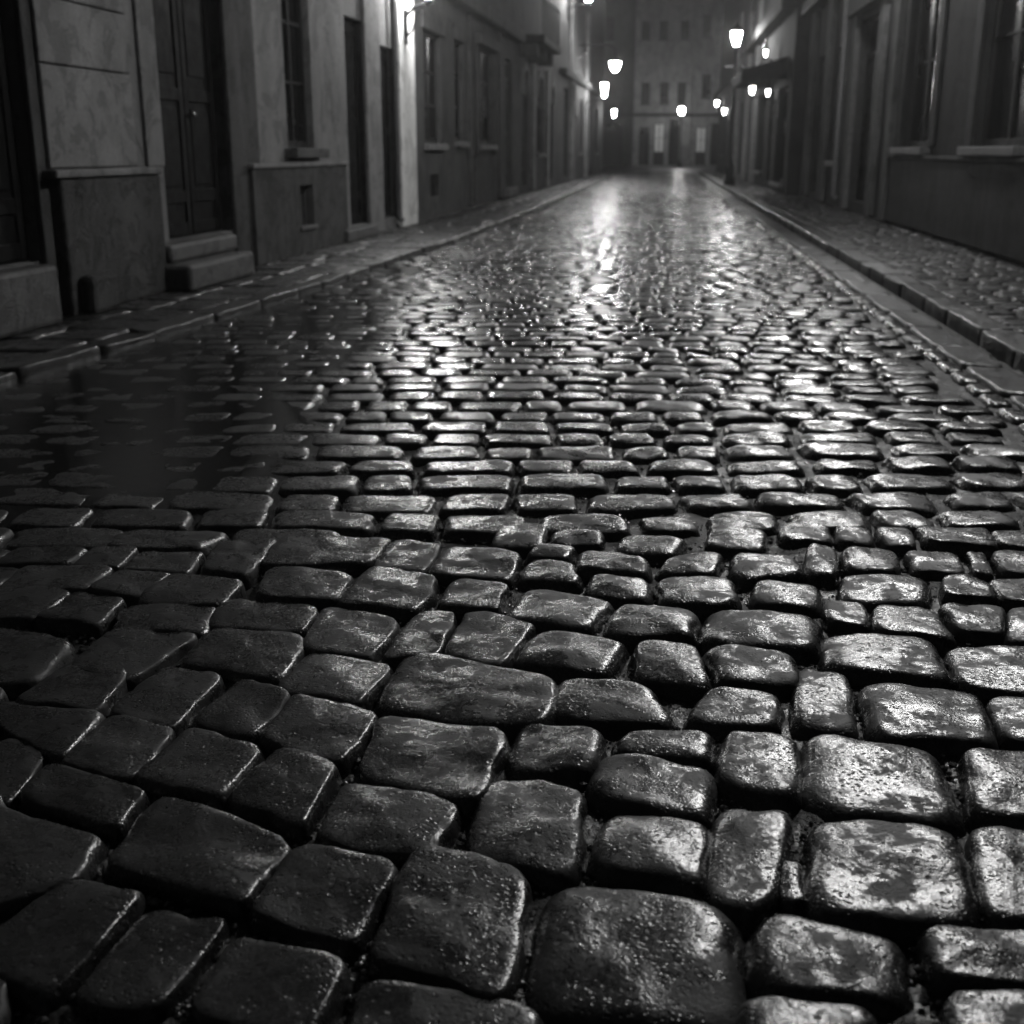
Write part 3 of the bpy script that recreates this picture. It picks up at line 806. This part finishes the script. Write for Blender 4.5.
# --- R4
E4 = Fac('town_house', 'R', 2.95, 0, 45.02, 66.0, 'pale far right corner house with paired wall lamps')
ops = [(46.5, 48.0, .26, 2.8), (50.0, 51.6, .9, 2.8), (54.0, 55.6, .26, 2.8), (58.5, 60.0, .9, 2.8), (62.5, 64.0, .26, 2.8)]
E4.wall(M['wall_mid'], ops, depth=.24)
for o in ops:
    if o[2] < .5: E4.door(*o, rec=.1, leaves=1, handle=False)
    else: E4.window(*o, rec=.10)
E4.part('pilaster', M['stone_light'], [(.004, .12, 48.6, 49.4, .1, 6.0)], .012)
E4.part('cornice', M['stone_mid'], [(.004, .3, 45.1, 65.9, 3.6, 3.85)], .03)

# --- end of the street: three fronts across the square
def end_front(xa, xb, y, label, mat, h, rows, shop, cols, lit=(), name='end_house'):
    f = Fac(name, 'E', y, 0, xa, xb, label, height=h)
    ops = []
    wd = (xb-xa)/cols
    for j, (z0, z1) in enumerate(rows):
        for i in range(cols):
            c = xa + wd*(i+.5) + rn.uniform(-.12, .12); ops.append((c-.3, c+.3, z0, z1))
    sw = (xb-xa-.8)/shop
    sh = [(xa+.4+i*sw, xa+.4+(i+1)*sw-.3, .1, 2.6 + .25*((i*7) % 3)) for i in range(shop)]
    f.wall(mat, ops+sh, depth=.2)
    for o in ops: f.window(*o, rec=.1, cols=2, rows=2, sill=True)
    for i, o in enumerate(sh):
        if i in lit:
            w = f.window(o[0], o[1], .9, o[3], rec=.1, cols=2, rows=2, sill=False)
            w.children[0].data.materials[0] = M['lit_pane']
            f.part('shop_panel', M['wood'], [(-.14, -.08, o[0]+.01, o[1]-.01, .1, .89)], 0)
        else: f.door(*o, rec=.1, handle=False, transom=.5)
    f.part('string_course', M['stone_dark'], [(.004, .2, xa, xb, 3.3, 3.5)], .02)
    f.part('cornice', M['stone_dark'], [(.004, .3, xa, xb, h-.6, h-.3)], .02)
    return f
end_front(-16, -1.9, 88, 'tall plain end house closing the street on the left', M['wall_mid'], 16, [(8.2, 9.8)], 5, 4)
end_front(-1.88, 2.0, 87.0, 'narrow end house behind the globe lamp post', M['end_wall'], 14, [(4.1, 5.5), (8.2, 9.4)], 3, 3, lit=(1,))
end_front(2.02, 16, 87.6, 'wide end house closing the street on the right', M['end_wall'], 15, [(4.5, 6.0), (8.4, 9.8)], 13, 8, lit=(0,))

# ------------------------------------------------------------------ lamps
LM = {}
def glow(s):
    if s not in LM: LM[s] = lamp_mat('lit_lamp_glass', s)
    return LM[s]

def lantern(root, x, z, strength, w=.20, h=.42):
    """tapered four-sided street lantern, its bottom at z, centred at x"""
    c = (x, 0, z)
    q = math.pi/4
    MB().lathe([(w*.62*.8, .03), (w*1.0, h*.55), (w*1.16, h)], c, 4, q).build('lamp_glass', glow(strength), root)
    fr = MB()
    fr.lathe([(w*.62, -.03), (w*.72, .0), (w*.68, .028)], c, 4, q)
    for k in range(4):
        a = q + k*math.pi/2
        fr.tube([(x+math.cos(a)*w*.64, math.sin(a)*w*.64, z+.02), (x+math.cos(a)*w*1.22, math.sin(a)*w*1.22, z+h+.01)], .011, 6)
    fr.build('lantern_frame', M['iron'], root)
    MB().lathe([(w*1.42, h+.005), (w*1.42, h+.03), (w*.55, h+.17), (w*.4, h+.19), (w*.36, h+.25), (.02, h+.29), (.03, h+.32), (.004, h+.36)], c, 4, q).build('lantern_cap', M['iron'], root)

def wall_lantern(px, py, z, wx, label, strength, w=.2, h=.42):
    """lantern on a scrolled arm; wx = how far the wall is behind it (sign gives the side)"""
    o = empty('wall_lantern', (px, py, z)); tag(o, label, 'street lamp', 'wall lanterns along the street')
    lantern(o, 0, .05, strength, w, h)
    b = MB()
    b.tube([(wx, 0, -.15), (wx*.6, 0, -.02), (wx*.25, 0, .01), (0, 0, .0), (0, 0, .04)], .022, 8)
    b.tube([(wx, 0, -.42), (wx*.7, 0, -.32), (wx*.45, 0, -.06)], .014, 8)
    sg = 1 if wx > 0 else -1
    b.box((wx, -.07, -.5), (wx-.03*sg, .07, -.05))
    b.build('bracket', M['iron'], o, smooth=False)
    return o

wall_lantern(2.35, 9.6, 4.75, 1.05, 'wall lantern high on the dark right-hand house nearest the viewer', 350, .24, .46)
wall_lantern(2.3, 18.6, 4.5, 1.08, 'wall lantern above the second tall window of the right-hand house', 260, .24, .46)
wall_lantern(-3.22, 17.5, 3.0, -.33, 'small wall lantern glaring on the pale pilaster of the left house', 380, .12, .30)
wall_lantern(-2.35, 40.0, 5.4, -.65, 'wall lantern high up on the far left corner house', 260, .2, .42)
wall_lantern(-2.12, 47.2, 2.9, -.7, 'wall lantern below the hanging bowl lamp on the left', 170, .14, .5)
wall_lantern(-2.1, 57.0, 2.45, -.5, 'low wall lantern at the corner end of the left house row', 130, .11, .32)
wall_lantern(2.78, 57.0, 2.55, .17, 'lower one of the paired wall lamps on the far right house', 70, .10, .24)
wall_lantern(2.65, 62.0, 3.05, .3, 'upper one of the paired wall lamps on the far right house', 70, .11, .26)
wall_lantern(2.3, 33.2, 2.4, .7, 'wall lantern lighting the pavement from underneath the dark awning', 60, .09, .2)
wall_lantern(2.8, 34.4, 2.4, .2, 'small wall lantern close to the wall under the awning', 40, .07, .18)
wall_lantern(2.72, 34.9, 3.42, .28, 'small wall lantern peeping over the top of the awning', 30, .07, .18)

# hanging bowl lamp on a long arm from the left wall
o = empty('bowl_lamp', (-1.67, 45.0, 4.0)); tag(o, 'hanging bowl lamp with flat top on a long arm at left', 'street lamp')
MB().lathe([(.03, -.26), (.08, -.23), (.14, -.13), (.18, .0), (.19, .05)], n=16).build('lamp_glass', glow(130), o)
MB().lathe([(.21, .052), (.21, .08), (.1, .16), (.04, .2), (.04, .3)], n=16).build('lamp_cap', M['iron'], o)
b = MB(); b.tube([(0, 0, .28), (0, 0, .5), (-.25, 0, .62), (-1.33, 0, .62)], .025, 8); b.tube([(-1.33, 0, .2), (-.7, 0, .6)], .014, 6); b.build('arm', M['iron'], o)

# lamp post with lantern on the right pavement
o = empty('lamp_post', (2.1, 38.0, .085)); tag(o, 'cast iron lamp post with a tapered lantern on the right pavement', 'lamp post')
b = MB(); b.lathe([(.17, 0), (.17, .12), (.13, .2), (.12, .55), (.075, .65), (.06, .8), (.045, 2.4), (.06, 2.45), (.06, 2.5), (.038, 2.55), (.034, 3.67), (.06, 3.71), (.03, 3.75), (.03, 3.87)], n=14)
b.tube([(-.3, 0, 3.35), (.3, 0, 3.35)], .016, 6); b.build('post', M['iron'], o)
lantern(o, 0, 3.9, 260, .175, .4)

# globe lamp post on the square
o = empty('globe_lamp_post', (1.32, 83.5, .012)); tag(o, 'globe lamp post standing on the square at the street end', 'lamp post')
b = MB(); b.lathe([(.16, 0), (.16, .2), (.08, .35), (.05, .6), (.045, 3.2), (.1, 3.25), (.1, 3.3)], n=12); b.build('post', M['iron'], o)
MB().lathe([(.08, 3.3), (.16, 3.38), (.21, 3.52), (.2, 3.64), (.12, 3.75), (.02, 3.8)], n=16).build('globe', glow(70), o)

# awning
aw = empty('awning', (3.0, 33.6, 0)); tag(aw, 'dark cloth awning sloping out over the right pavement shopfront', 'awning')
b = MB()
n = 10
for i in range(n):
    a0 = -2.4 + 4.2*i/n; a1 = -2.4 + 4.2*(i+1)/n
    b.quad((-.01, a0, 3.25), (-.01, a1, 3.25), (-1.1, a1, 2.95), (-1.1, a0, 2.95))
    b.quad((-1.1, a0, 2.95), (-1.1, a1, 2.95), (-1.11, a1, 2.72), (-1.11, (a0+a1)/2, 2.66), (-1.11, a0, 2.72))
for a0 in (-2.4, 1.8): b.quad((-.01, a0, 3.25), (-1.1, a0, 2.95), (-1.1, a0, 2.72), (-.01, a0, 2.72))
cl = b.build('canopy', M['cloth'], aw); sm = cl.modifiers.new('thick', 'SOLIDIFY'); sm.thickness = .012
b = MB()
for yy in (-2.38, 1.78): b.tube([(-.02, yy, 2.8), (-1.08, yy, 2.92)], .018, 6)
b.tube([(-1.085, -2.4, 2.92), (-1.085, 1.8, 2.92)], .02, 6); b.build('frame', M['iron'], aw)

# ------------------------------------------------------------------ night sky
W = bpy.data.worlds.new('World'); S.world = W; W.use_nodes = True
nt = W.node_tree; bg = nt.nodes['Background']
bg.inputs['Color'].default_value = (0.93, 0.96, 1.0, 1); bg.inputs['Strength'].default_value = 0.012

hz = MB().box((-45, -12, -1.05), (45, 95, 22)).build('haze', M['iron'])
hm = bpy.data.materials.new('night_mist'); hm.use_nodes = True
hn = hm.node_tree; hn.nodes.remove(hn.nodes['Principled BSDF'])
pv = N(hn, 'ShaderNodeVolumePrincipled', Density=0.0019); pv.inputs['Color'].default_value = (.8, .8, .8, 1); pv.inputs['Anisotropy'].default_value = 0.72
hn.links.new(pv.outputs['Volume'], hn.nodes['Material Output'].inputs['Volume'])
hz.data.materials.clear(); hz.data.materials.append(hm); tag(hz, kind='stuff')

# ------------------------------------------------------------------ render settings
S.view_settings.view_transform = 'Standard'; S.view_settings.look = 'None'
S.view_settings.exposure = 0.0; S.view_settings.gamma = 1.0
cy = S.cycles
cy.use_denoising = True
try: cy.denoiser = 'OPENIMAGEDENOISE'
except Exception: pass
cy.use_adaptive_sampling = True; cy.adaptive_threshold = 0.035; cy.adaptive_min_samples = 12
cy.max_bounces = 3; cy.diffuse_bounces = 2; cy.glossy_bounces = 2; cy.transmission_bounces = 2; cy.volume_bounces = 0
cy.sample_clamp_indirect = 2.0; cy.sample_clamp_direct = 0.0
cy.caustics_reflective = False; cy.caustics_refractive = False
